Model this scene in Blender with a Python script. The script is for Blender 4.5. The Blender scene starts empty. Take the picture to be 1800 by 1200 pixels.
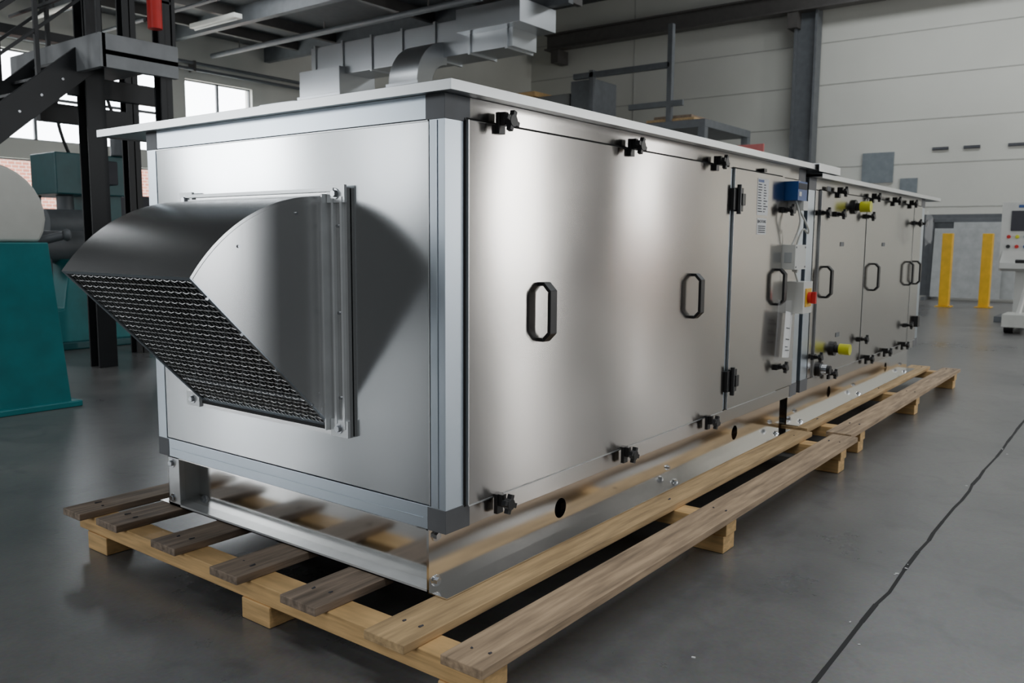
import bpy, bmesh, math, random
from mathutils import Vector, Matrix
random.seed(7)
S=bpy.context.scene
LG=1.85   # overall daylight level
def link(o): S.collection.objects.link(o)
# ---------------------------------------------------------------- materials
def newmat(name):
    m=bpy.data.materials.new(name); m.use_nodes=True
    nt=m.node_tree; b=nt.nodes['Principled BSDF']; return m,nt,b
def N(nt,t,**k):
    n=nt.nodes.new(t)
    for a,v in k.items(): setattr(n,a,v)
    return n
def plain(name,col,rough=.5,metal=0,var=.12,scale=6,bump=.0,alpha=None,trans=0,stretch=(1,1,1)):
    m,nt,b=newmat(name)
    tc=N(nt,'ShaderNodeTexCoord'); mp=N(nt,'ShaderNodeMapping'); mp.inputs['Scale'].default_value=stretch
    nt.links.new(tc.outputs['Object'],mp.inputs[0])
    no=N(nt,'ShaderNodeTexNoise'); no.inputs['Scale'].default_value=scale; no.inputs['Detail'].default_value=5
    nt.links.new(mp.outputs[0],no.inputs['Vector'])
    cr=N(nt,'ShaderNodeValToRGB')
    cr.color_ramp.elements[0].position=.3; cr.color_ramp.elements[1].position=.7
    cr.color_ramp.elements[0].color=[c*(1-var) for c in col]+[1]
    cr.color_ramp.elements[1].color=[min(1,c*(1+var)) for c in col]+[1]
    nt.links.new(no.outputs['Fac'],cr.inputs[0]); nt.links.new(cr.outputs[0],b.inputs['Base Color'])
    b.inputs['Roughness'].default_value=rough; b.inputs['Metallic'].default_value=metal
    if bump:
        bp=N(nt,'ShaderNodeBump'); bp.inputs['Strength'].default_value=bump; bp.inputs['Distance'].default_value=.01
        nt.links.new(no.outputs['Fac'],bp.inputs['Height']); nt.links.new(bp.outputs[0],b.inputs['Normal'])
    if alpha is not None: b.inputs['Alpha'].default_value=alpha
    if trans: b.inputs['Transmission Weight'].default_value=trans
    return m
def brushed(name,col,rough,aniso=.6,wave=.03,rv=.01):
    m,nt,b=newmat(name)
    tc=N(nt,'ShaderNodeTexCoord')
    no=N(nt,'ShaderNodeTexNoise'); no.inputs['Scale'].default_value=2.5; no.inputs['Detail'].default_value=3
    nt.links.new(tc.outputs['Object'],no.inputs['Vector'])
    mr=N(nt,'ShaderNodeMapRange'); mr.inputs[1].default_value=.3; mr.inputs[2].default_value=.7
    mr.inputs[3].default_value=rough-rv; mr.inputs[4].default_value=rough+rv
    nt.links.new(no.outputs['Fac'],mr.inputs[0]); nt.links.new(mr.outputs[0],b.inputs['Roughness'])
    if wave:
        n2=N(nt,'ShaderNodeTexNoise'); n2.inputs['Scale'].default_value=1.6; n2.inputs['Detail'].default_value=0
        nt.links.new(tc.outputs['Object'],n2.inputs['Vector'])
        bp=N(nt,'ShaderNodeBump'); bp.inputs['Strength'].default_value=wave*10; bp.inputs['Distance'].default_value=.01
        nt.links.new(n2.outputs['Fac'],bp.inputs['Height']); nt.links.new(bp.outputs[0],b.inputs['Normal'])
    b.inputs['Base Color'].default_value=(*col,1); b.inputs['Metallic'].default_value=1
    if aniso:
        b.inputs['Anisotropic'].default_value=aniso; b.inputs['Anisotropic Rotation'].default_value=.25
        tg=N(nt,'ShaderNodeTangent'); tg.direction_type='RADIAL'; tg.axis='Z'
        nt.links.new(tg.outputs[0],b.inputs['Tangent'])
    return m
M={}
M['panel']=brushed('brushed_aluzinc_panel',(.63,.61,.59),.19,.93,wave=.06)
M['front']=brushed('front_sheet',(.62,.64,.655),.18,.6,wave=.05)
M['frame']=brushed('aluminium_profile',(.60,.67,.74),.30,.3,wave=.0)
M['galv']=brushed('galvanised_rail',(.82,.81,.79),.13,0,wave=.05)
M['zinc']=plain('zinc_flange',(.72,.74,.75),.32,.55,var=.06,scale=12)
M['hood']=brushed('hood_sheet',(.76,.76,.76),.26,0,wave=.05)
M['lid']=brushed('roof_sheet',(.64,.66,.67),.33,0,wave=.0)
M['corner']=plain('corner_grey',(.13,.135,.145),.5,.3)
M['black']=plain('black_plastic',(.012,.012,.013),.35)
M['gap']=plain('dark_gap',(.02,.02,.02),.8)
M['wire']=plain('wire',(.75,.75,.75),.35,1)
M['bolt']=plain('zinc_bolt',(.6,.62,.65),.25,1)
M['pine']=plain('pine_wood',(.66,.42,.18),.65,var=.22,scale=3,bump=.2,stretch=(8,1.5,20))
M['oldwood']=plain('weathered_wood',(.22,.165,.12),.7,var=.45,scale=3,bump=.4,stretch=(1.2,14,14))
M['edgewood']=plain('pallet_board_wood',(.38,.27,.17),.7,var=.40,scale=3,bump=.3,stretch=(1.2,14,14))
M['freshwood']=plain('fresh_board_wood',(.50,.34,.17),.7,var=.32,scale=3,bump=.3,stretch=(1.2,14,14))
M['teal']=plain('teal_paint',(.012,.20,.215),.4)
M['teal2']=plain('dark_teal_paint',(.012,.09,.10),.4)
M['cream']=plain('machine_cream',(.62,.62,.57),.45,var=.05)
M['steelblk']=plain('black_steel',(.012,.013,.015),.5)
M['greysteel']=plain('grey_steel',(.12,.13,.14),.5)
M['platform']=plain('platform_grey',(.24,.25,.26),.5)
M['beamsteel']=plain('brown_grey_steel',(.085,.08,.075),.55)
M['duct']=brushed('duct_galv',(.50,.52,.54),.33,.0,wave=.05)
M['yellow']=plain('yellow_paint',(.80,.46,.015),.4)
M['orange']=plain('orange_paint',(.85,.28,.02),.4)
M['ycap']=plain('yellow_cap',(.62,.62,.02),.4)
M['red']=plain('red_paint',(.6,.02,.015),.4)
M['palered']=plain('pale_red_board',(.62,.16,.15),.5)
M['blue']=plain('blue_plastic',(.01,.07,.26),.3)
M['white']=plain('white_plastic',(.66,.66,.62),.4,var=.03)
M['paper']=plain('paper',(.82,.82,.81),.7,var=.03)
M['film']=plain('clear_film',(.9,.9,.92),.12,alpha=.09)
M['ink']=plain('ink',(.05,.05,.06),.7)
M['sheet']=plain('plastic_sheet',(.42,.44,.44),.35)
M['hatch']=plain('grey_blue_panel',(.20,.23,.25),.5)
m,nt,b=newmat('concrete_floor'); M['floor']=m
tc=N(nt,'ShaderNodeTexCoord')
n1=N(nt,'ShaderNodeTexNoise'); n1.inputs['Scale'].default_value=.6; n1.inputs['Detail'].default_value=9; n1.inputs['Roughness'].default_value=.65
n2=N(nt,'ShaderNodeTexNoise'); n2.inputs['Scale'].default_value=60; n2.inputs['Detail'].default_value=4
n3=N(nt,'ShaderNodeTexNoise'); n3.inputs['Scale'].default_value=5; n3.inputs['Detail'].default_value=6; n3.inputs['Distortion'].default_value=1.2
for n in (n1,n2,n3): nt.links.new(tc.outputs['Object'],n.inputs['Vector'])
cr=N(nt,'ShaderNodeValToRGB'); e=cr.color_ramp.elements
e[0].position=.36; e[0].color=(.115,.116,.117,1); e[1].position=.66; e[1].color=(.20,.195,.187,1)
nt.links.new(n1.outputs['Fac'],cr.inputs[0])
mx=N(nt,'ShaderNodeMix',data_type='RGBA',blend_type='OVERLAY'); mx.inputs[0].default_value=.25
nt.links.new(cr.outputs[0],mx.inputs[6]); nt.links.new(n2.outputs['Color'],mx.inputs[7])
c3=N(nt,'ShaderNodeValToRGB'); e=c3.color_ramp.elements
e[0].position=.30; e[0].color=(.62,.62,.63,1); e[1].position=.5; e[1].color=(1,1,1,1)
nt.links.new(n3.outputs['Fac'],c3.inputs[0])
m2_=N(nt,'ShaderNodeMix',data_type='RGBA',blend_type='MULTIPLY'); m2_.inputs[0].default_value=.45
nt.links.new(mx.outputs[2],m2_.inputs[6]); nt.links.new(c3.outputs[0],m2_.inputs[7])
nt.links.new(m2_.outputs[2],b.inputs['Base Color'])
mr=N(nt,'ShaderNodeMapRange'); mr.inputs[3].default_value=.18; mr.inputs[4].default_value=.42
nt.links.new(n1.outputs['Fac'],mr.inputs[0]); nt.links.new(mr.outputs[0],b.inputs['Roughness'])
bp=N(nt,'ShaderNodeBump'); bp.inputs['Strength'].default_value=.05; bp.inputs['Distance'].default_value=.01
nt.links.new(n2.outputs['Fac'],bp.inputs['Height']); nt.links.new(bp.outputs[0],b.inputs['Normal'])
M['wall']=plain('wall_panel_cream',(.62,.62,.565),.6,var=.05,scale=.4)
M['walldark']=plain('wall_grey',(.20,.20,.195),.7,var=.1,scale=.5)
M['addband']=plain('added_dark_band',(.05,.055,.06),.6,var=.2,scale=.7)  # for dark bands added on unseen walls to darken the lower casing reflections
M['ceil']=plain('ceiling_deck',(.085,.09,.095),.7,var=.1)
M['joint']=plain('panel_joint',(.42,.42,.39),.7)
m,nt,b=newmat('outside_brick'); M['brick']=m
tc=N(nt,'ShaderNodeTexCoord'); mp=N(nt,'ShaderNodeMapping'); mp.inputs['Rotation'].default_value=(math.radians(90),0,0)
br=N(nt,'ShaderNodeTexBrick'); br.inputs['Scale'].default_value=2.5
br.inputs['Color1'].default_value=(.40,.14,.09,1); br.inputs['Color2'].default_value=(.30,.09,.06,1); br.inputs['Mortar'].default_value=(.5,.45,.4,1)
nt.links.new(tc.outputs['Object'],mp.inputs[0]); nt.links.new(mp.outputs[0],br.inputs['Vector']); nt.links.new(br.outputs[0],b.inputs['Base Color'])
# ---------------------------------------------------------------- builder
class B:
    def __init__(s,name,parent=None,bevel=0):
        s.n=name;s.p=parent;s.bm=bmesh.new();s.m=[];s.bev=bevel
    def mi(s,k):
        if k not in s.m: s.m.append(k)
        return s.m.index(k)
    def _tag(s,fs,k):
        i=s.mi(k)
        for f in fs: f.material_index=i; f.smooth=True
    def box(s,x0,x1,y0,y1,z0,z1,k,rot=None):
        c=Vector(((x0+x1)/2,(y0+y1)/2,(z0+z1)/2))
        mt=Matrix.Translation(c)
        if rot is not None: mt=mt@rot
        mt=mt@Matrix.Diagonal((abs(x1-x0),abs(y1-y0),abs(z1-z0),1))
        r=bmesh.ops.create_cube(s.bm,size=1,matrix=mt)
        s._tag({f for v in r['verts'] for f in v.link_faces},k); return s
    def bar(s,p0,p1,w,h,k):
        p0=Vector(p0);p1=Vector(p1);d=p1-p0
        q=d.to_track_quat('X','Z').to_matrix().to_4x4()
        mt=Matrix.Translation((p0+p1)/2)@q@Matrix.Diagonal((d.length,w,h,1))
        r=bmesh.ops.create_cube(s.bm,size=1,matrix=mt)
        s._tag({f for v in r['verts'] for f in v.link_faces},k); return s
    def cyl(s,p0,p1,r,k,seg=16,r2=None):
        p0=Vector(p0);p1=Vector(p1);d=p1-p0
        q=d.to_track_quat('Z','Y').to_matrix().to_4x4()
        rr=bmesh.ops.create_cone(s.bm,cap_ends=True,segments=seg,radius1=r,radius2=r if r2 is None else r2,depth=d.length,matrix=Matrix.Translation((p0+p1)/2)@q)
        s._tag({f for v in rr['verts'] for f in v.link_faces},k); return s
    def ball(s,c,r,k,sc=(1,1,1)):
        rr=bmesh.ops.create_uvsphere(s.bm,u_segments=16,v_segments=10,radius=r,matrix=Matrix.Translation(c)@Matrix.Diagonal((*sc,1)))
        s._tag({f for v in rr['verts'] for f in v.link_faces},k); return s
    def prism(s,pts,axis,a0,a1,k):
        def P(p,a):
            return {'x':(a,p[0],p[1]),'y':(p[0],a,p[1]),'z':(p[0],p[1],a)}[axis]
        A=[s.bm.verts.new(P(p,a0)) for p in pts]; C=[s.bm.verts.new(P(p,a1)) for p in pts]
        fs=[s.bm.faces.new(A),s.bm.faces.new(C[::-1])]
        n=len(pts)
        for i in range(n):
            j=(i+1)%n; fs.append(s.bm.faces.new((A[j],A[i],C[i],C[j])))
        s._tag(fs,k); return s
    def strip(s,pts,t,axis,a0,a1,k):
        out=[]
        for i,p in enumerate(pts):
            a=Vector(pts[max(0,i-1)]);c=Vector(pts[min(len(pts)-1,i+1)])
            d=(c-a).normalized(); out.append((p[0]-d.y*t,p[1]+d.x*t))
        def P(p,a):
            return {'x':(a,p[0],p[1]),'y':(p[0],a,p[1]),'z':(p[0],p[1],a)}[axis]
        V=[[s.bm.verts.new(P(p,a)) for p in L] for L in (pts,out) for a in (a0,a1)]
        fs=[];n=len(pts)
        for i in range(n-1):
            for (A,C) in ((V[0],V[1]),(V[2],V[3]),(V[0],V[2]),(V[1],V[3])):
                fs.append(s.bm.faces.new((A[i],A[i+1],C[i+1],C[i])))
        for i in (0,n-1): fs.append(s.bm.faces.new((V[0][i],V[1][i],V[3][i],V[2][i])))
        s._tag(fs,k); return s
    def done(s):
        bmesh.ops.recalc_face_normals(s.bm,faces=s.bm.faces)
        me=bpy.data.meshes.new(s.n); s.bm.to_mesh(me); s.bm.free()
        for k in s.m: me.materials.append(M[k])
        me.set_sharp_from_angle(angle=math.radians(35))
        o=bpy.data.objects.new(s.n,me); link(o)
        if s.bev:
            md=o.modifiers.new('bevel','BEVEL'); md.width=s.bev; md.segments=2; md.limit_method='ANGLE'; md.harden_normals=True
        if s.p: par(o,s.p)
        return o
def par(o,p):
    o.parent=p; o.matrix_parent_inverse=Matrix.Translation(-Vector(p.location))
def empty(name,loc):
    e=bpy.data.objects.new(name,None); e.location=loc; e.empty_display_size=.3; link(e); return e
def cable(name,pts,r,k,parent):
    cu=bpy.data.curves.new(name,'CURVE'); cu.dimensions='3D'; cu.bevel_depth=r; cu.bevel_resolution=3
    sp=cu.splines.new('NURBS'); sp.points.add(len(pts)-1)
    for q,p in zip(sp.points,pts): q.co=(*p,1)
    sp.use_endpoint_u=True; sp.order_u=3
    cu.materials.append(M[k]); o=bpy.data.objects.new(name,cu); link(o)
    if parent: par(o,parent)
    return o
def text(name,body,size,loc,rot,k,parent):
    cu=bpy.data.curves.new(name,'FONT'); cu.body=body; cu.size=size; cu.extrude=.0003; cu.align_x='CENTER'; cu.align_y='CENTER'
    cu.materials.append(M[k]); o=bpy.data.objects.new(name,cu); o.location=loc; o.rotation_euler=rot; link(o)
    if parent: par(o,parent)
    return o
# ---------------------------------------------------------------- AHU parts
def latch(b,x,z,Y,ver=True):
    if ver:
        b.box(x-.017,x+.017,Y-.016,Y,z-.04,z+.03,'black')
        b.box(x-.011,x+.011,Y-.034,Y-.012,z-.012,z+.03,'black')
    else:
        b.box(x-.04,x+.03,Y-.016,Y,z-.017,z+.017,'black')
        b.box(x-.012,x+.03,Y-.034,Y-.012,z-.011,z+.011,'black')
    b.cyl((x,Y,z),(x,Y-.06,z),.011,'black')
    b.cyl((x,Y-.042,z),(x,Y-.066,z),.02,'black')
    b.box(x-.009,x+.009,Y-.064,Y-.046,z-.034,z+.034,'black',Matrix.Rotation(.35,4,'Y'))
    b.box(x-.034,x+.034,Y-.064,Y-.046,z-.009,z+.009,'black',Matrix.Rotation(.35,4,'Y'))
def handle(b,x,z,Y,d=.055,h=.215,w=.042,t=.014):
    c=.03
    o=[(Y,z-h/2),(Y-d+c,z-h/2),(Y-d,z-h/2+c),(Y-d,z+h/2-c),(Y-d+c,z+h/2),(Y,z+h/2)]
    i=[(Y,z-h/2+t),(Y-d+c+.005,z-h/2+t),(Y-d+t,z-h/2+c+.006),(Y-d+t,z+h/2-c-.006),(Y-d+c+.005,z+h/2-t),(Y,z+h/2-t)]
    for j in range(5): b.prism([o[j],o[j+1],i[j+1],i[j]],'x',x,x+w,'black')
def ring_wall(b,x0,x1,z0,z1,Y,t,holes,k,r=.041):
    xs=[x0]+[v for h in holes for v in (h-.08,h+.08)]+[x1]
    for i in range(0,len(xs),2): b.box(xs[i],xs[i+1],Y,Y+t,z0,z1,k)
    zc=.28
    for h in holes:
        n=32; sq=[];ci=[]
        for i in range(n):
            a=2*math.pi*i/n+math.pi/4
            cx,cz=math.cos(a),math.sin(a)
            m_=max(abs(cx),abs(cz)); sx=cx/m_*.08; sz=cz/m_
            sq.append((h+sx, (zc+sz*(z1-zc)) if sz>0 else (zc+sz*(zc-z0))))
            ci.append((h+cx*r,zc+cz*r))
        for i in range(n):
            j=(i+1)%n; b.prism([sq[i],sq[j],ci[j],ci[i]],'y',Y,Y+t,k)
def hexbolt(b,p,ax,r=.013):
    p=Vector(p);ax=Vector(ax)
    b.cyl(p,p+ax*.004,r*1.5,'bolt',20); b.cyl(p,p+ax*.014,r,'bolt',6)
def base_frame(u,x0,x1,holes,bolts):
    zb,zt=.18,.401
    b=B('side_rail_webs',u)
    ring_wall(b,x0,x1,zb,zt,1.865,.004,holes,'galv')
    b.box(x0,x1,3.435,3.439,zb,zt,'galv')
    b.done()
    b=B('base_frame',u)
    b.box(x0,x1,1.785,1.865,zb,zb+.004,'galv')
    b.box(x0,x1,1.869,1.92,zt-.004,zt,'galv')
    b.box(x0,x1,3.439,3.51,zb,zb+.004,'galv')
    b.box(x0+.075,x0+.079,1.869,3.435,zb,zt,'galv')
    b.box(x0,x0+.075,1.869,3.435,zb,zb+.004,'zinc')
    b.box(x0,x0+.003,1.869,3.435,zb,zb+.012,'zinc')
    b.box(x0,x0+.075,1.869,3.435,zt-.004,zt,'galv')
    b.box(x0,x0+.003,1.869,1.875,zb,zt,'galv')
    b.box(x0,x0+.003,3.35,3.435,zb,zt,'zinc')
    b.box(x0,x0+.075,3.431,3.435,zb,zt,'zinc')
    b.box(x1-.064,x1-.06,1.869,3.435,zb,zt,'galv')
    for h in holes: b.box(h-.1,h+.1,1.93,1.935,zb,zt,'gap')
    for z in (.215,.372):
        hexbolt(b,(x0+.035,1.865,z),(0,-1,0)); hexbolt(b,(x0,3.40,z),(-1,0,0))
        hexbolt(b,(x0+.075,3.28,z),(-1,0,0))
    for bx in bolts:
        hexbolt(b,(bx,1.825,zb+.004),(0,0,1)); hexbolt(b,(bx,1.865,.25),(0,-1,0),.009)
    b.done()
def body(u,x0,x1,zt,doors,fw=.10):
    zb=.401; Y0,Y1=1.79,3.50
    b=B('casing',u,.002)
    b.box(x0+.012,x1-.012,Y0+.012,Y1-.012,zb+.005,zt-.003,'gap')
    for ya,yb in ((Y0,Y0+.065),(Y1-.065,Y1)):
        b.box(x0,x0+fw,ya,yb,zb,zt,'frame'); b.box(x1-fw,x1,ya,yb,zb,zt,'frame')
        b.box(x0+fw,x1-fw,ya,yb,zb,zb+.07,'panel'); b.box(x0+fw,x1-fw,ya,yb,zt-.07,zt,'panel')
    for xa,xb in ((x0,x0+.065),(x1-.065,x1)):
        b.box(xa,xb,Y0+.065,Y1-.065,zb,zb+.08,'frame'); b.box(xa,xb,Y0+.065,Y1-.065,zt-.075,zt,'frame')
        b.box(xa+(.003 if xa==x0 else .02),xb-(.003 if xb==x1 else .02),Y0+.067,Y1-.067,zb+.083,zt-.078,'front')
    for ya,yb in ((Y0-.0015,Y0+.08),(Y1-.08,Y1+.0015)):
        for xa,xb in ((x0-.0015,x0+fw+.02),(x1-fw-.02,x1+.0015)):
            for za,zz in ((zb-.001,zb+.078),(zt-.078,zt-.001)):
                b.box(xa,xb,ya,yb,za,zz,'corner')
    b.box(x0-.003,x0,Y0+.03,Y0+.034,zb+.08,zt-.08,'frame')
    b.box(x0-.003,x0,Y0+.1,Y1-.1,zb+.035,zb+.039,'frame')
    b.done()
    b=B('doors',u,.002)
    for (a,c) in doors:
        b.box(a,c,Y0-.014,Y0+.03,zb+.076,zt-.072,'panel')
    b.done()
    b=B('door_edge_trim',u)
    for (a,c) in doors:
        b.box(a-.004,a,Y0-.015,Y0,zb+.076,zt-.072,'lid'); b.box(a,c,Y0-.015,Y0,zb+.072,zb+.076,'lid')
        b.box(a-.010,a-.004,Y0-.002,Y0,zb+.07,zt-.066,'gap'); b.box(a,c,Y0-.002,Y0,zt-.072,zt-.064,'gap')
    b.box(x0-.001,x0+.003,Y0+.067,Y0+.071,zb+.083,zt-.078,'lid'); b.box(x0-.001,x0+.003,Y0+.067,Y1-.067,zt-.082,zt-.078,'lid')
    b.done()
# ---------------- unit 1
u1=empty('air_handling_unit',(3.67,2.65,.18))
body(u1,2.0,5.33,1.805,[(2.10,4.16),(4.215,4.93)])
b=B('door_mullions',u1,.001)
b.box(4.172,4.203,1.787,1.80,.476,1.731,'frame'); b.box(4.942,5.23,1.785,1.80,.476,1.731,'panel'); b.done()
base_frame(u1,2.0,5.26,[2.78,4.546],[3.72,5.1])
b=B('roof_lid',u1,.001)
YE=3.82
b.box(1.952,5.418,1.722,YE-.004,1.806,1.809,'lid')
b.box(1.948,5.42,1.718,1.722,1.800,1.832,'lid'); b.box(1.948,1.952,1.722,YE,1.800,1.832,'lid')
b.box(1.952,5.42,YE-.004,YE,1.800,1.832,'lid'); b.box(5.418,5.422,1.722,YE-.004,1.806,1.832,'lid')
b.box(1.952,5.418,1.722,YE-.004,1.828,1.831,'lid')
b.box(5.30,5.72,1.70,2.2,1.832,1.838,'lid'); b.box(5.30,5.72,1.698,1.702,1.79,1.838,'lid'); b.box(5.716,5.72,1.702,2.2,1.79,1.832,'lid')
b.done()
b=B('door_clamps',u1,.0015)
Yd=1.776
for x in (2.25,3.12,3.96):
    latch(b,x,1.742,Yd); latch(b,x,.455,Yd)
for z in (1.545,.625): latch(b,4.93,z,Yd,False)
b.done()
b=B('door_handles',u1,.002)
for x in (2.485,3.73,4.85): handle(b,x,1.10,Yd)
b.done()
b=B('hinges',u1,.0015)
for z in (1.575,.63):
    b.box(4.215,4.275,1.752,1.777,z-.06,z+.06,'black'); b.box(4.165,4.212,1.758,1.787,z-.055,z+.055,'black')
    b.cyl((4.212,1.750,z-.075),(4.212,1.750,z+.075),.012,'black'); b.box(4.225,4.265,1.735,1.755,z-.03,z+.03,'black')
b.done()
b=B('type_labels',u1)
b.box(4.52,4.68,1.7745,1.776,1.505,1.705,'paper'); b.box(4.53,4.665,1.7745,1.776,1.40,1.49,'paper')
b.box(4.53,4.61,1.7738,1.7745,1.683,1.697,'blue')
for i in range(11):
    z=1.668-i*.0145
    b.box(4.53,4.53+random.uniform(.04,.065),1.7738,1.7745,z,z+.005,'ink'); b.box(4.61,4.61+random.uniform(.02,.06),1.7738,1.7745,z,z+.005,'ink')
for i in range(4): b.box(4.545,4.65,1.7738,1.7745,1.41+i*.011,1.415+i*.011,'ink')
b.box(4.537,4.550,1.7738,1.7745,1.462,1.48,'ink')
b.box(4.58,4.62,1.765,1.79,1.74,1.758,'black')
b.done()
text('warning_text','ACHTUNG',.022,(4.605,1.7738,1.471),(math.radians(90),0,0),'ink',u1)
b=B('control_boxes',u1,.004)
b.box(4.945,5.10,1.70,1.785,1.60,1.71,'blue'); b.box(4.95,5.095,1.698,1.70,1.665,1.70,'ink')
b.box(4.96,5.00,1.697,1.70,1.625,1.65,'white'); b.box(5.02,5.10,1.69,1.785,1.545,1.60,'white')
b.box(4.945,5.13,1.70,1.785,1.20,1.345,'white'); b.cyl((5.0,1.70,1.19),(5.0,1.70+.03,1.20),.012,'white')
for xx in (4.96,5.115):
    for zz in (1.215,1.33): b.cyl((xx,1.699,zz),(xx,1.697,zz),.006,'corner')
b.box(4.943,4.945,1.72,1.765,1.24,1.30,'sheet')
b.box(5.06,5.22,1.68,1.785,.935,1.125,'white')
b.box(5.09,5.19,1.674,1.68,.975,1.085,'yellow'); b.cyl((5.14,1.675,1.03),(5.14,1.655,1.03),.034,'red',24)
b.box(5.13,5.15,1.63,1.657,.995,1.065,'red')
b.done()
for i,p in enumerate([[(5.0,1.73,1.60),(5.0,1.70,1.52),(5.03,1.71,1.44),(5.0,1.74,1.345)],
          [(5.06,1.73,1.55),(5.10,1.68,1.45),(5.16,1.70,1.40),(5.10,1.72,1.46),(5.08,1.74,1.345)],
          [(5.05,1.74,1.20),(5.06,1.73,1.16),(5.1,1.73,1.125)]]):
    cable('cable_%d'%i,p,.006,'white',u1)
b=B('document_pouch',u1)
b.box(4.84,5.09,1.732,1.733,.68,.95,'paper',Matrix.Rotation(.12,4,'Y')@Matrix.Rotation(.18,4,'Z'))
b.box(4.80,5.10,1.740,1.741,.66,1.02,'film',Matrix.Rotation(.08,4,'Y'))
for i in range(9): b.box(4.90,5.03-.03*(i%3),1.7295,1.7305,.72+i*.022,.725+i*.022,'ink',Matrix.Rotation(.12,4,'Y')@Matrix.Rotation(.18,4,'Z'))
b.done()
# hood
Yn,Yf=2.325,3.13
R=.613; arc=[(2.0,1.50)]
for i in range(0,25):
    X=1.95-(1.95-1.446)*i/24; arc.append((X,.887+math.sqrt(R*R-(1.95-X)**2)))
lip=arc[-1]
b=B('intake_hood',u1)
b.strip(arc[::-1],-.003,'y',Yn-.003,Yf+.003,'hood')
prof=arc+[(2.0,.675)]
b.prism(prof,'y',Yn-.002,Yn,'hood'); b.prism(prof,'y',Yf,Yf+.002,'hood')
inner=[(1.95+(p[0]-1.95)*.965,.887+(p[1]-.887)*.965) for p in arc]
for ya,yb in ((Yn-.0045,Yn-.002),(Yf+.002,Yf+.0045)):
    b.strip([((a[0]+c[0])/2,(a[1]+c[1])/2) for a,c in zip(arc[1:],inner[1:])],.009,'y',ya,yb,'hood')
d=Vector((2.0-lip[0],.675-lip[1])).normalized(); L=math.hypot(2.0-lip[0],lip[1]-.675)
nrm=Vector((-d.y,d.x))
if nrm.x<0: nrm=-nrm
def sl(s,o): 
    q=Vector(lip)+d*s+nrm*o; return (q.x,q.y)
b.prism([sl(0,0),sl(.014,0),sl(.014,.004),sl(0,.004)],'y',Yn,Yf,'frame')
b.prism([sl(L-.03,0),sl(L,0),sl(L,.004),sl(L-.03,.004)],'y',Yn,Yf,'frame')
b.prism([sl(0,-.001),sl(L,-.001),sl(L,.003),sl(0,.003)],'y',Yn-.003,Yn+.012,'frame')
b.prism([sl(0,-.001),sl(L,-.001),sl(L,.003),sl(0,.003)],'y',Yf-.012,Yf+.003,'frame')
for (x,z) in ((1.50,1.17),(1.62,1.05),(1.75,.92),(1.9,.78),(1.62,1.33),(1.85,1.44)): b.cyl((x,Yn-.002,z),(x,Yn-.007,z),.005,'bolt',10)
ya,yb,za,zb_=2.225,3.225,.66,1.53
b.box(1.985,2.0,ya,Yn,za,zb_,'hood'); b.box(1.985,2.0,Yf,yb,za,zb_,'hood')
b.box(1.985,2.0,Yn,Yf,1.50,zb_,'hood'); b.box(1.985,2.0,Yn,Yf,za,.675,'hood')
for y in (ya+.012,ya+.055): b.box(1.972,1.986,y,y+.010,za+.03,zb_-.03,'zinc')
b.box(1.955,1.986,Yn-.008,Yn-.002,za+.02,zb_-.02,'zinc')
b.box(1.968,1.986,ya+.05,yb-.05,zb_-.012,zb_,'zinc'); b.box(1.955,1.986,Yn,Yf,1.503,1.508,'zinc')
for y in (ya+.045,yb-.045):
    for z in (za+.03,zb_-.02):
        b.box(1.975,1.986,y-.045,y+.045,z-.03,z+.03,'zinc'); hexbolt(b,(1.975,y,z),(-1,0,0),.012)
for z in (.8,1.1,1.4): b.cyl((1.984,ya+.04,z),(1.975,ya+.04,z),.006,'bolt',10)
b.done()
b=B('intake_interior',u1)
b.box(1.988,1.99,Yn,Yf,.675,1.50,'gap')  # near-black sheets here paint in the shade inside the hood opening
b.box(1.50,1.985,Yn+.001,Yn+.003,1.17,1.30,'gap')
for i in range(7):
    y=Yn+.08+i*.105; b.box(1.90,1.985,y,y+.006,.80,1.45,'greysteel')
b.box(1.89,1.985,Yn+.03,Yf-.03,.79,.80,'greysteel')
b.done()
b=B('bird_mesh',u1)
n=36
for i in range(n+1):
    y=Yn+.008+(Yf-Yn-.016)*i/n; p=sl(.005,.006);q=sl(L-.005,.006)
    b.bar((p[0],y,p[1]),(q[0],y,q[1]),.0024,.0024,'wire')
n=29
for i in range(1,n):
    s_=L*i/n; seg=36
    for j in range(seg):
        y0=Yn+.008+(Yf-Yn-.016)*j/seg; y1=Yn+.008+(Yf-Yn-.016)*(j+1)/seg
        o0=.006+(.002 if (i+j)%2 else -.002); o1=.006+(.002 if (i+j+1)%2 else -.002)
        p=sl(s_+(.0018 if j%2 else -.0018),o0); q=sl(s_+(.0018 if (j+1)%2 else -.0018),o1)
        b.bar((p[0],y0,p[1]),(q[0],y1,q[1]),.0022,.0022,'wire')
b.done()
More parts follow.
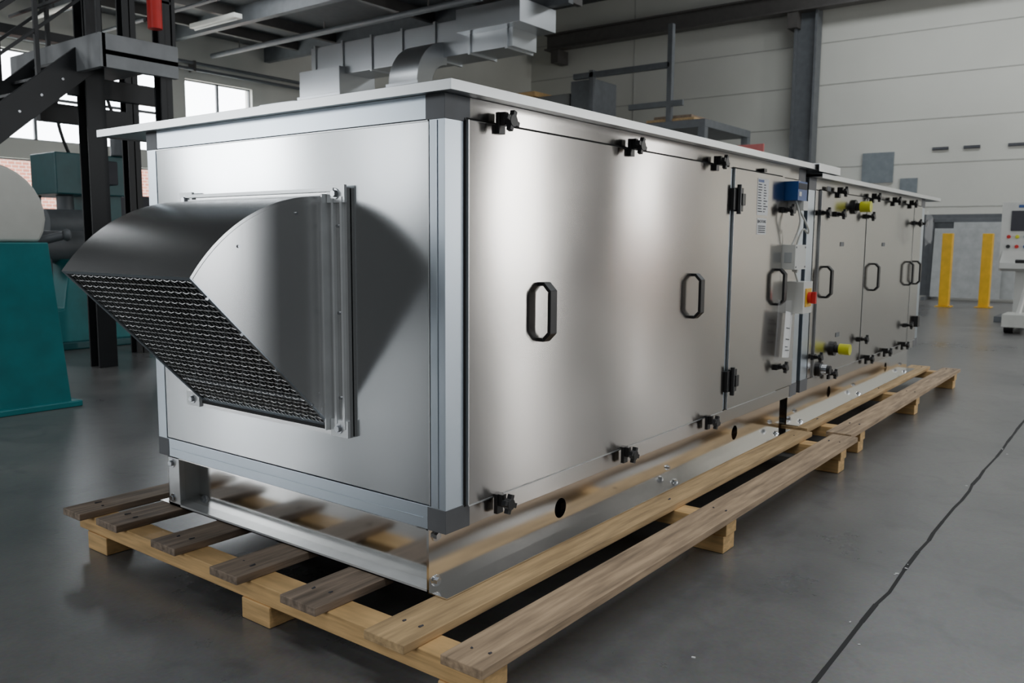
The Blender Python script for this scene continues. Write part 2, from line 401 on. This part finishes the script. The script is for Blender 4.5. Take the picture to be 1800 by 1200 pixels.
# ---------------- unit 2
u2=empty('air_handling_unit',(7.0,2.65,.18))
body(u2,5.40,8.66,1.765,[(5.62,6.67),(6.695,8.18),(8.20,8.50)],.12)
b=B('door_mullions',u2,.001)
b.box(5.53,5.61,1.787,1.80,.476,1.69,'panel'); b.done()
base_frame(u2,5.40,8.66,[6.267,7.867],[5.55,6.9,8.4])
b=B('roof_lid',u2,.001)
b.box(5.43,8.98,1.722,3.756,1.766,1.769,'lid'); b.box(5.43,8.98,1.718,1.722,1.758,1.788,'lid')
b.box(8.978,8.982,1.722,3.756,1.758,1.788,'lid'); b.box(5.43,8.98,3.758,3.762,1.758,1.788,'lid'); b.box(5.43,8.976,1.722,3.756,1.784,1.787,'lid')
b.done()
b=B('door_clamps',u2,.0015)
for x in (5.95,6.80,7.42,8.0): latch(b,x,1.70,Yd)
for x,z in ((6.85,.47),(7.4,.47),(8.0,.47),(5.92,.467)): latch(b,x,z,Yd)
for x,z in ((5.6,1.55),(5.93,1.55),(6.66,1.555),(8.2,1.54),(8.45,1.54),(6.66,.64),(8.1,.64),(5.58,.616)): latch(b,x,z,Yd,False)
b.box(8.42,8.50,1.74,1.777,.60,.70,'black')
b.done()
b=B('door_handles',u2,.002)
for x in (5.73,6.90,8.03,8.31): handle(b,x,1.10,Yd)
b.done()
b=B('pipe_connections',u2)
for x,z in ((6.33,1.613),(6.0,.631)):
    b.cyl((x,Yd,z),(x,Yd-.02,z),.05,'black',24); b.cyl((x,Yd-.02,z),(x,Yd-.05,z),.028,'black',20); b.cyl((x,Yd-.05,z),(x,Yd-.12,z),.038,'ycap',24)
b.cyl((5.72,Yd,.52),(5.72,Yd-.02,.52),.05,'black',24); b.cyl((5.72,Yd-.02,.52),(5.72,Yd-.06,.52),.035,'bolt',24); b.cyl((5.72,Yd-.06,.52),(5.72,Yd-.08,.52),.028,'black',24)
b.done()
b=B('small_labels',u2)
for x,z in ((5.75,1.71),(6.15,1.71),(6.1,1.35),(6.1,.72),(7.2,1.35)): b.box(x-.04,x+.04,1.773,1.7758,z-.015,z+.015,'greysteel')
b.done()
b=B('plastic_bag',u2); b.box(8.1,8.4,1.66,1.661,1.38,1.62,'film',Matrix.Rotation(.2,4,'Y')); b.box(8.2,8.5,1.68,1.681,1.36,1.56,'film',Matrix.Rotation(-.2,4,'Y')); b.done()
# ---------------------------------------------------------------- pallets
def pallet(loc,x0,x1,beams,boards,shift=0):
    p=empty('wooden_pallet',loc)
    b=B('boards',p,.003)
    for i,(y0,y1,k) in enumerate(boards):
        dx=random.uniform(-.02,.02)
        b.box(x0+dx,x1+dx,y0+shift,y1+shift,.148,.178,k,Matrix.Rotation(random.uniform(-.003,.003),4,'Z'))
    b.done()
    b=B('cross_beams',p,.004)
    for xb in beams:
        b.box(xb-.055,xb+.055,1.42+shift,3.74,.078,.1475,'pine')
        for yy in (1.43+shift,2.38,3.50): b.box(xb-.06,xb+.06,yy,yy+.16,0.001,.078,'pine')
    b.done()
    b=B('nails',p)
    for (y0,y1,k) in boards:
        for xb in beams:
            for f in (.3,.7): b.cyl((xb+random.uniform(-.03,.03),y0+shift+(y1-y0)*f,.1775),(xb,y0+shift+(y1-y0)*f,.1795),.004,'ink',8)
    b.done()
bd=[(1.40,1.555,'edgewood'),(1.67,1.84,'freshwood'),(2.08,2.26,'oldwood'),(2.49,2.655,'oldwood'),(2.91,3.08,'oldwood'),(3.33,3.50,'oldwood'),(3.60,3.75,'oldwood')]
pallet((3.5,2.6,0),1.70,5.32,[1.80,3.47,5.13],bd)
pallet((7.2,2.6,0),5.40,8.98,[5.72,7.30,8.86],bd,.05)
# ---------------------------------------------------------------- room
XB,YL,YR,XF,H=26,19,-9,-12,9.6
b=B('floor'); b.box(XF-.3,XB+.3,YR-.3,YL+.3,-.2,0,'floor'); b.done()
b=B('floor_joint')  # dark joint line in the floor, laid as thin bars
x=-2.0; y=.755
while x<20:
    nx=x+random.uniform(.12,.3); ny=.755+random.uniform(-.007,.007)
    w=random.uniform(.012,.020)
    b.bar((x,y,.0004),(nx,ny,.0004),w,.0016,'gap'); x,y=nx,ny
b.done()
b=B('concrete_chips')
for i in range(14):
    x=random.uniform(2.6,6.5);y=.755+random.uniform(-.05,.05)
    if i<4: x,y=random.uniform(1.8,2.6),random.uniform(.9,1.3)
    s_=random.uniform(.003,.008); b.box(x-s_,x+s_,y-s_*.6,y+s_*.6,0.0005,s_*.5,'paper',Matrix.Rotation(random.random()*3,4,'Z'))
b.done()
def wall_x(name,y0,y1,xa,xb,zt,ops,k):
    xs=sorted({xa,xb}|{v for o in ops for v in o[:2]}); zs=sorted({0,zt}|{v for o in ops for v in o[2:]})
    b=B(name)
    for i in range(len(xs)-1):
        for j in range(len(zs)-1):
            cx,cz=(xs[i]+xs[i+1])/2,(zs[j]+zs[j+1])/2
            if any(o[0]<cx<o[1] and o[2]<cz<o[3] for o in ops): continue
            b.box(xs[i],xs[i+1],y0,y1,zs[j],zs[j+1],k)
    return b
opsL=[(5.5,11.4,3.4,5.2),(5.5,11.4,1.5,3.0),(11.9,13.8,2.2,5.2)]
b=wall_x('wall_left',YL,YL+.3,XF,XB,H,opsL,'wall'); b.done()
b=B('added_band_left'); b.box(XF+.03,4.5,YL-.03,YL,0,1.9,'addband'); b.done()  # unseen dark band, added to darken what the front sheet mirrors
b=B('added_band_front'); b.box(XF,XF+.03,YR,YL-.03,0,1.9,'addband'); b.done()  # same added band on the wall behind the camera
for n_,o in enumerate(opsL):
    b=B('window_%d'%(n_+1)); 
    nx=4 if n_<2 else 2
    for i in range(nx+1):
        x=o[0]+(o[1]-o[0])*i/nx; b.box(max(x-.03,o[0]),min(x+.03,o[1]),YL+.1,YL+.16,o[2],o[3],'greysteel')
    for z in (o[2],(o[2]+o[3])/2,o[3]): b.box(o[0],o[1],YL+.1,YL+.16,max(z-.03,o[2]),min(z+.03,o[3]),'greysteel')
    b.done()
b=wall_x('wall_right',YR-.3,YR,XF,XB,H,[],'walldark'); b.done()
b=B('wall_front'); b.box(XF-.3,XF,YR,YL,0,H,'walldark'); b.done()
b=B('wall_back'); b.box(XB,XB+.3,YR,YL,0,H,'wall')
for i in range(1,8): b.box(XB-.012,XB,YR,YL,i*1.2-.012,i*1.2+.012,'joint')
for y in (2.8,14.7): b.box(XB-.012,XB,y-.02,y+.02,0,H,'joint')
b.done()
b=B('ceiling'); b.box(XF,XB,YR,YL,H,H+.2,'ceil')
b.done()
b=B('mezzanine_roof')
b.box(XF,15,9.5,YL,6.3,6.45,'ceil')
for i in range(10): b.box(XF+1+i*2.8,XF+1.16+i*2.8,9.5,YL,5.95,6.3,'greysteel')
for y in (9.7,11.3,13.0,16.2,17.6): b.box(XF,15,y,y+.12,6.08,6.3,'beamsteel')
b.done()
b=B('overhead_pipes')
for (x,y,r,k) in ((8.2,0,.05,'white'),(9.6,0,.035,'greysteel'),(12.4,0,.06,'greysteel')):
    b.cyl((x,10.2,5.75),(x,18.6,5.75),r,k)
    for yy in (11.5,14.5,17.5): b.box(x-.01,x+.01,yy,yy+.02,5.75,5.96,'beamsteel')
b.done()
b=B('wall_pipes')
for z in (5.4,5.55): b.cyl((6,18.8,z),(25,18.8,z),.04,'greysteel')
for x in (7,12,17,22): b.box(x,x+.05,18.74,18.99,5.35,5.6,'beamsteel')
b.done()
for (x,y) in ((7.0,12.2),(10.9,16.2),(6.0,16.5)):
    b=B('fluorescent_lamp',None,.005); b.box(x-.1,x+.1,y-.8,y+.8,5.86,5.95,'white'); b.cyl((x,y-.75,5.84),(x,y+.75,5.84),.02,'paper'); b.done()
b=B('steel_column'); 
for y in (8.45,9.05): b.box(XB-.55,XB-.1,y-.03,y+.03,0,H,'greysteel')
b.box(XB-.36,XB-.30,8.45,9.05,0,H,'greysteel'); b.done()
b=B('crane_rail_beam')
b.box(XB-.75,XB-.35,YR,17.9,8.55,8.60,'beamsteel'); b.box(XB-.75,XB-.35,YR,17.9,8.05,8.10,'beamsteel'); b.box(XB-.58,XB-.52,YR,17.9,8.1,8.55,'beamsteel')
for y in (9.1,17.5): b.box(XB-.7,XB-.05,y-.15,y+.15,7.6,8.05,'beamsteel')
b.done()
def lamp(name,loc,rot,sx,sy,L,col=(.93,.97,1)):
    l=bpy.data.lights.new(name,'AREA'); l.shape='RECTANGLE'; l.size=sx; l.size_y=sy; l.energy=LG*L*math.pi*sx*sy; l.color=col
    o=bpy.data.objects.new(name,l); o.location=loc; o.rotation_euler=rot; link(o); return o
h=math.pi/2
for x,L_ in ((-8,1.6),(0,2.9),(7,2.8),(14,2.0),(22,4.2)):
    e_=empty('skylight',(x,-2,H))
    o=lamp('pane',(x,-2 if x<20 else 3,H-.03),(0,0,0),1.8,10,L_); par(o,e_)
for i,x in enumerate((-6,3.5,10.5)):
    e_=empty('skylight',(x,14.5,6.3)); o=lamp('pane',(x,14.4,6.29),(0,0,0),1.3,2.4,2.2); par(o,e_)
def winlamp(i,loc,rot,sx,sy,L,frame,col=(.93,.97,1)):  # window panes out of view, lamps added for hall light and casing reflections
    e_=empty('window_%d'%i,loc); o=lamp('pane',loc,rot,sx,sy,L,col); par(o,e_)
    b=B('frame',e_); b.box(*frame,'greysteel'); b.done()
winlamp(4,(-9.4,YL-.04,3.9),(-h,0,0),2.6,3.0,12,(-9.45,-9.35,YL-.08,YL-.05,2.4,5.4))
winlamp(5,(-1.5,YL-.04,3.9),(-h,0,0),3.0,2.4,3.5,(-1.55,-1.45,YL-.08,YL-.05,2.7,5.1))
warm=(1,.98,.945)
winlamp(6,(16.8,YR+.02,2.9),(h,0,0),1.3,3.6,11,(16.75,16.85,YR+.03,YR+.06,1.1,4.7),warm)  # this and the next are added for bright bands mirrored in the doors
winlamp(7,(23.2,YR+.02,2.8),(h,0,0),1.6,4.2,7,(23.15,23.25,YR+.03,YR+.06,.7,4.9),warm)
winlamp(8,(9.3,YR+.02,2.4),(h,0,0),5.5,3.0,3.2,(9.25,9.35,YR+.03,YR+.06,.9,3.9))  # added pane, placed to brighten the hood cheek
winlamp(9,(XF+.04,16.2,3.7),(0,-h,0),3.0,2.6,2.2,(XF+.05,XF+.08,16.15,16.25,2.2,5.2))
winlamp(10,(XF+.04,3,3.8),(0,-h,0),3.0,6.0,3.5,(XF+.05,XF+.08,2.95,3.05,2.3,5.3))
b=B('storage_cabinet',None,.01); b.box(21.9,22.8,-8.7,-8.1,.06,2.0,'orange'); b.box(21.95,22.34,-8.1,-8.08,.1,1.95,'orange'); b.box(22.36,22.75,-8.1,-8.08,.1,1.95,'orange'); b.box(21.95,22.75,-8.65,-8.15,0,.06,'ink'); b.done()  # unseen cabinet, added to give the doors an orange reflection
# outside
b=B('brick_building'); b.box(2,40,27,28,0,3.9,'brick'); b.box(1.8,40,26.8,28,3.9,4.15,'white')
for i in range(9): b.box(4+i*3,5.4+i*3,26.96,27.1,1.4,2.9,'sheet'); b.box(3.9+i*3,5.5+i*3,26.93,26.96,1.3,1.4,'white')
b.done()
b=B('outside_ground'); b.box(-5,45,YL+.3,30,-.2,-.02,'wall'); b.done()
# ---------------------------------------------------------------- ducts
d0=empty('ventilation_duct',(14,13,5.7))
b=B('duct_run',d0,.005)
b.box(13.6,14.4,10.4,16.4,5.15,5.85,'duct')
for i in range(7): b.box(13.56,14.44,10.5+i*.95,10.56+i*.95,5.11,5.89,'duct')
b.box(13.3,14.5,10.0,11.6,5.5,5.94,'duct')
b.box(13.4,14.5,15.2,16.6,4.1,5.3,'duct'); b.box(13.36,14.54,15.15,16.65,4.65,4.72,'duct')
b.box(13.5,14.4,16.9,18.3,3.7,4.7,'duct'); b.box(13.5,14.4,16.4,16.95,4.1,4.6,'duct')
b.done()
b=B('duct_elbow',d0)
pts=[];inn=[]
for i in range(13):
    a=math.pi/2*i/12; pts.append((12.8+.9*(1-math.cos(a)) ,4.55+.9*math.sin(a))); inn.append((13.25+.45*(1-math.cos(a)),4.55+.45*math.sin(a)))
b.strip(pts,.004,'y',12.2,13.0,'duct'); b.strip(inn,.004,'y',12.2,13.0,'duct')
b.prism(pts+inn[::-1],'y',12.2,12.204,'duct'); b.prism(pts+inn[::-1],'y',12.996,13.0,'duct')
b.box(12.76,13.29,12.15,13.05,4.50,4.56,'duct')
b.done()
# ---------------------------------------------------------------- mezzanine with stairs
mz=empty('steel_staircase',(4.5,9,0))
b=B('frame',mz,.003)
for (x,y,w) in ((4.5,8.9,.1),(5.35,9.7,.075),(4.98,8.35,.065),(3.9,10.2,.06)): 
    b.box(x-w,x+w,y-w,y-w+.02,0,5.9,'steelblk'); b.box(x-w,x+w,y+w-.02,y+w,0,5.9,'steelblk'); b.box(x-.01,x+.01,y-w,y+w,0,5.9,'steelblk')
b.box(4.3,5.1,8.25,10.2,3.12,3.17,'platform'); b.box(4.3,5.1,8.25,8.33,3.0,3.32,'platform'); b.box(4.28,4.34,8.25,10.2,3.0,3.32,'platform')
b.box(4.3,5.3,8.9,9.0,2.8,3.0,'steelblk'); b.box(4.3,5.3,9.6,9.7,2.6,2.8,'steelblk')
b.box(2.2,5.4,10.1,10.25,4.75,4.95,'steelblk'); b.box(2.2,5.4,10.1,10.25,3.55,3.65,'steelblk'); b.box(5.28,5.42,8.3,10.2,4.75,4.95,'steelblk')
b.bar((3.9,10.2,3.6),(5.35,9.75,4.8),.05,.05,'steelblk'); b.bar((2.4,10.2,4.8),(3.9,10.2,3.65),.05,.05,'steelblk')
for yy in (8.75,9.6):
    b.bar((4.45,yy,3.2),(1.9,yy,1.0),.05,.28,'steelblk')
    b.bar((4.45,yy,4.2),(1.9,yy,2.0),.04,.04,'steelblk'); b.bar((4.45,yy,3.8),(1.9,yy,1.6),.03,.03,'steelblk')
    for i in range(6): b.box(4.4-i*.5,4.44-i*.5,yy-.02,yy+.02,3.2-i*.43,4.2-i*.43,'steelblk')
for i in range(12):
    b.box(4.35-i*.21-.12,4.35-i*.21+.12,8.78,9.58,3.1-i*.181,3.13-i*.181,'steelblk')
    b.cyl((4.35-i*.21,8.72,3.09-i*.181),(4.35-i*.21,8.73,3.09-i*.181),.015,'bolt',8)
b.bar((4.3,8.3,4.2),(5.1,8.3,4.2),.04,.04,'steelblk'); b.bar((4.3,8.3,3.75),(5.1,8.3,3.75),.03,.03,'steelblk')
b.bar((4.3,8.3,4.2),(4.3,10.2,4.2),.04,.04,'steelblk'); b.bar((4.3,8.3,3.75),(4.3,10.2,3.75),.03,.03,'steelblk')
for x in (4.3,5.08): b.box(x-.02,x+.02,8.28,8.32,3.3,4.22,'steelblk')
b.done()
b=B('fire_extinguisher',None,.003)
b.cyl((4.78,8.12,3.42),(4.78,8.12,3.85),.07,'red',20); b.ball((4.78,8.12,3.85),.07,'red',(1,1,.7)); b.cyl((4.78,8.12,3.88),(4.78,8.12,3.97),.02,'black'); b.box(4.73,4.85,8.10,8.14,3.95,3.99,'black')
b.box(4.73,4.83,8.19,8.245,3.5,3.54,'steelblk')
b.done()
# ---------------------------------------------------------------- machines left
m1=empty('sheet_metal_press',(2.8,7.2,0))
b=B('pedestal',m1,.01)
b.prism([(2.0,0.0),(3.24,0.0),(3.12,1.32),(2.3,1.32)],'y',6.95,7.7,'teal')
b.box(1.95,3.30,6.9,7.75,0,.05,'teal')
b.done()
b=B('head',m1,.03)
pts=[(1.9,1.32),(3.08,1.32),(3.12,1.40)]
for i in range(9):
    a=math.pi/2*i/8; pts.append((2.72+.42*math.cos(a),1.50+.42*math.sin(a)))
pts.append((1.9,1.92))
b.prism(pts,'y',7.0,7.65,'cream')
b.cyl((3.05,7.2,1.3),(3.32,7.1,1.38),.035,'greysteel'); b.cyl((3.3,7.1,1.38),(3.36,7.08,1.38),.05,'greysteel'); b.box(3.08,3.2,7.05,7.2,1.0,1.2,'ink')
b.done()
m2=empty('drilling_machine',(6.4,13.2,0))
b=B('machine_body',m2,.02)
b.box(5.4,7.2,12.6,13.8,0.0,.12,'teal2'); b.box(6.5,7.1,12.9,13.6,.1,2.1,'teal2')
b.box(5.9,7.1,12.8,13.6,2.0,2.6,'teal2'); b.cyl((6.2,13.2,2.0),(6.2,13.2,1.5),.12,'greysteel'); b.cyl((6.2,13.2,1.5),(6.2,13.2,1.3),.04,'bolt')
b.box(5.6,6.7,12.7,13.7,.85,1.0,'teal'); b.cyl((6.1,13.2,.1),(6.1,13.2,.85),.15,'teal2'); b.cyl((6.9,12.8,2.6),(6.9,12.8,2.95),.16,'greysteel')
b.cyl((5.6,12.6,1.55),(6.3,12.6,1.55),.22,'greysteel'); b.box(6.4,6.7,12.55,12.8,2.15,2.5,'ink')
b.done()
cable('power_cable',[(6.2,13,2.6),(5.9,12.9,3.2),(6.3,13,3.9),(6.9,13,3.6),(7.0,13,2.6)],.025,'black',m2)
m3=empty('bending_machine',(5.2,11,0))
b=B('machine_body',m3,.02)
b.prism([(4.3,0),(6.5,0),(6.5,.35),(5.9,.5),(5.9,1.1),(5.0,1.1),(4.9,.5),(4.3,.35)],'y',10.6,11.4,'teal')
b.box(4.2,6.6,10.5,11.5,0,.1,'teal2'); b.cyl((4.6,11,1.25),(6.3,11,1.25),.2,'greysteel',24); b.cyl((4.5,11,1.25),(4.7,11,1.25),.3,'cream',24)
b.box(5.9,6.2,10.55,10.8,.4,1.9,'teal'); b.box(5.8,6.3,10.5,10.85,1.5,1.9,'ink')
b.done()
for i,(x,y,w,hh,k) in enumerate(((8.5,16.5,1.6,1.4,'cream'),(11,17,2.2,1.6,'greysteel'),(14,17,2.5,2.4,'greysteel'),(17.5,17,2.5,2.2,'walldark'))):
    b=B('storage_cabinet',None,.01); b.box(x,x+w,y,y+.9,.06,hh,k); b.box(x+.05,x+w/2-.01,y-.02,y,.12,hh-.06,k); b.box(x+w/2+.01,x+w-.05,y-.02,y,.12,hh-.06,k)
    b.box(x+.05,x+w-.05,y+.05,y+.85,0,.06,'ink'); b.cyl((x+w/2-.05,y-.05,hh*.5),(x+w/2-.05,y-.05,hh*.6),.012,'bolt'); b.done()
# ---------------------------------------------------------------- right background
for (x,y) in ((20.6,3.75),(20.9,3.02)):
    b=B('safety_bollard',None,.01); b.box(x-.1,x+.1,y-.1,y+.1,.02,1.6,'yellow'); b.box(x-.18,x+.18,y-.16,y+.16,0,.02,'yellow')
    for s_ in (-1,1): b.cyl((x+.14*s_,y-.12,.02),(x+.14*s_,y-.12,.04),.02,'bolt',6)
    b.done()
sr=empty('sheet_rack',(23.5,3.6,0))
b=B('rack_frame',sr,.005)
for y in (2.4,4.6): b.box(23.2,23.3,y-.04,y+.04,0,2.0,'greysteel'); b.box(22.6,24.2,y-.04,y+.04,0,.08,'greysteel')
b.box(23.2,23.3,2.4,4.6,1.9,2.0,'greysteel'); b.done()
b=B('stored_sheets',sr)
b.box(23.05,23.12,2.5,4.1,.08,1.9,'sheet',Matrix.Rotation(.06,4,'Y')); b.box(22.95,23.0,3.0,4.5,.08,1.75,'sheet',Matrix.Rotation(.08,4,'Y')); b.box(23.35,23.4,2.2,5.3,.08,2.1,'greysteel')
b.done()
cb=empty('control_cabinet',(17.5,2.1,0))
b=B('console',cb,.02)
b.box(17.2,17.8,1.0,2.3,.9,2.1,'white'); b.box(17.35,17.7,1.3,2.05,.1,.9,'white'); b.box(17.1,17.9,1.0,2.3,.0,.1,'greysteel')
b.prism([(17.2,.9),(16.9,.95),(16.9,1.05),(17.2,1.25)],'y',1.05,2.25,'white')
b.box(17.18,17.2,1.7,2.15,1.6,1.95,'ink'); b.box(17.19,17.2,1.85,2.05,2.0,2.05,'blue')
for i,k in enumerate(('red','ycap','teal','black','red','blue')):
    yy=2.17-.13*(i%3)*1.0; zz=1.5-.17*(i//3); b.cyl((17.2,yy,zz),(17.165,yy,zz),.032,k)
b.done()
pj=empty('pallet_truck',(15.2,1.3,0))
b=B('truck_body',pj,.01)
b.bar((15.2,1.75,.1),(15.6,1.6,1.1),.06,.06,'white'); b.box(14.9,15.5,1.4,1.9,.1,.3,'cream'); b.cyl((15.1,1.45,.09),(15.1,1.6,.09),.09,'black'); b.cyl((15.1,1.75,.09),(15.1,1.88,.09),.09,'black')
b.box(15.3,16.6,1.25,1.4,.06,.12,'cream'); b.box(15.3,16.6,1.7,1.85,.06,.12,'cream'); b.cyl((15.55,1.35,1.1),(15.55,1.85,1.1),.03,'black')
b.done()
b=B('wall_hatch',None,.01); b.box(XB-.06,XB-.013,6.25,7.1,3.1,3.95,'hatch'); b.box(XB-.065,XB-.06,6.3,7.05,3.15,3.9,'hatch'); b.done()
b=B('wall_hatch',None,.01); b.box(XB-.06,XB-.013,5.6,6.05,2.75,3.2,'hatch'); b.box(XB-.065,XB-.06,5.65,6.0,2.8,3.15,'hatch'); b.done()
for y in (5.07,4.3,3.25):
    b=B('wall_vent'); b.box(XB-.05,XB-.012,y-.2,y+.2,3.93,4.01,'ink'); b.box(XB-.06,XB-.05,y-.2,y+.2,3.96,3.98,'greysteel'); b.done()
sp=empty('storage_platform',(22,12,0))
b=B('platform',sp,.01)
b.box(20.5,23.5,9.5,17.0,4.3,4.5,'greysteel')
for (x,y) in ((20.6,9.6),(20.6,13.2),(20.6,16.9),(23.4,9.6),(23.4,16.9)): b.box(x-.1,x+.1,y-.1,y+.1,0,4.3,'greysteel')
for y in (10.6,13.0): b.box(20.6,20.75,y-.07,y+.07,4.5,7.0 if y<12 else 6.1,'greysteel')
b.box(20.6,20.75,10.6,13.6,5.9,6.05,'greysteel'); b.box(20.6,20.7,10.2,11.8,4.9,5.05,'greysteel')
b.done()
b=B('stored_goods',sp,.02)
b.box(20.9,22.6,13.9,16.2,4.5,5.6,'walldark'); b.box(20.8,22,13.0,13.8,4.5,5.9,'greysteel'); b.box(20.7,22.4,15.0,16.4,5.6,5.75,'pine')
b.box(20.7,22.0,9.9,11.3,4.5,4.60,'freshwood'); b.box(20.75,21.9,10.0,11.1,4.60,4.68,'oldwood')
b.done()
b=B('red_sign_board',None,.005); b.box(20.9,20.95,8.1,8.95,3.45,3.82,'palered'); b.box(20.95,21.0,8.15,8.2,0,3.7,'greysteel'); b.box(20.95,21.0,8.85,8.9,0,3.7,'greysteel'); b.done()
# ---------------------------------------------------------------- world / camera
w=bpy.data.worlds.new('World'); S.world=w; w.use_nodes=True
bg=w.node_tree.nodes['Background']; bg.inputs[0].default_value=(.90,.95,1,1); bg.inputs[1].default_value=12.0
cam=bpy.data.cameras.new('Camera'); co=bpy.data.objects.new('Camera',cam); link(co)
yaw=math.radians(37.3); p=math.radians(6.69); ro=math.radians(.4)
Hd=Vector((math.cos(yaw),math.sin(yaw),0)); R0=Vector((math.sin(yaw),-math.cos(yaw),0)); Z=Vector((0,0,1))
F=Hd*math.cos(p)-Z*math.sin(p); U=Hd*math.sin(p)+Z*math.cos(p)
R1=R0*math.cos(ro)+U*math.sin(ro); U1=U*math.cos(ro)-R0*math.sin(ro)
mt=Matrix((R1,U1,-F)).transposed().to_4x4(); mt.translation=Vector((0,0,1.35))
co.matrix_world=mt; cam.lens=36*1492/1800; cam.sensor_width=36; cam.clip_end=200
cam.dof.use_dof=True; cam.dof.focus_distance=3.0; cam.dof.aperture_fstop=5.6
S.camera=co
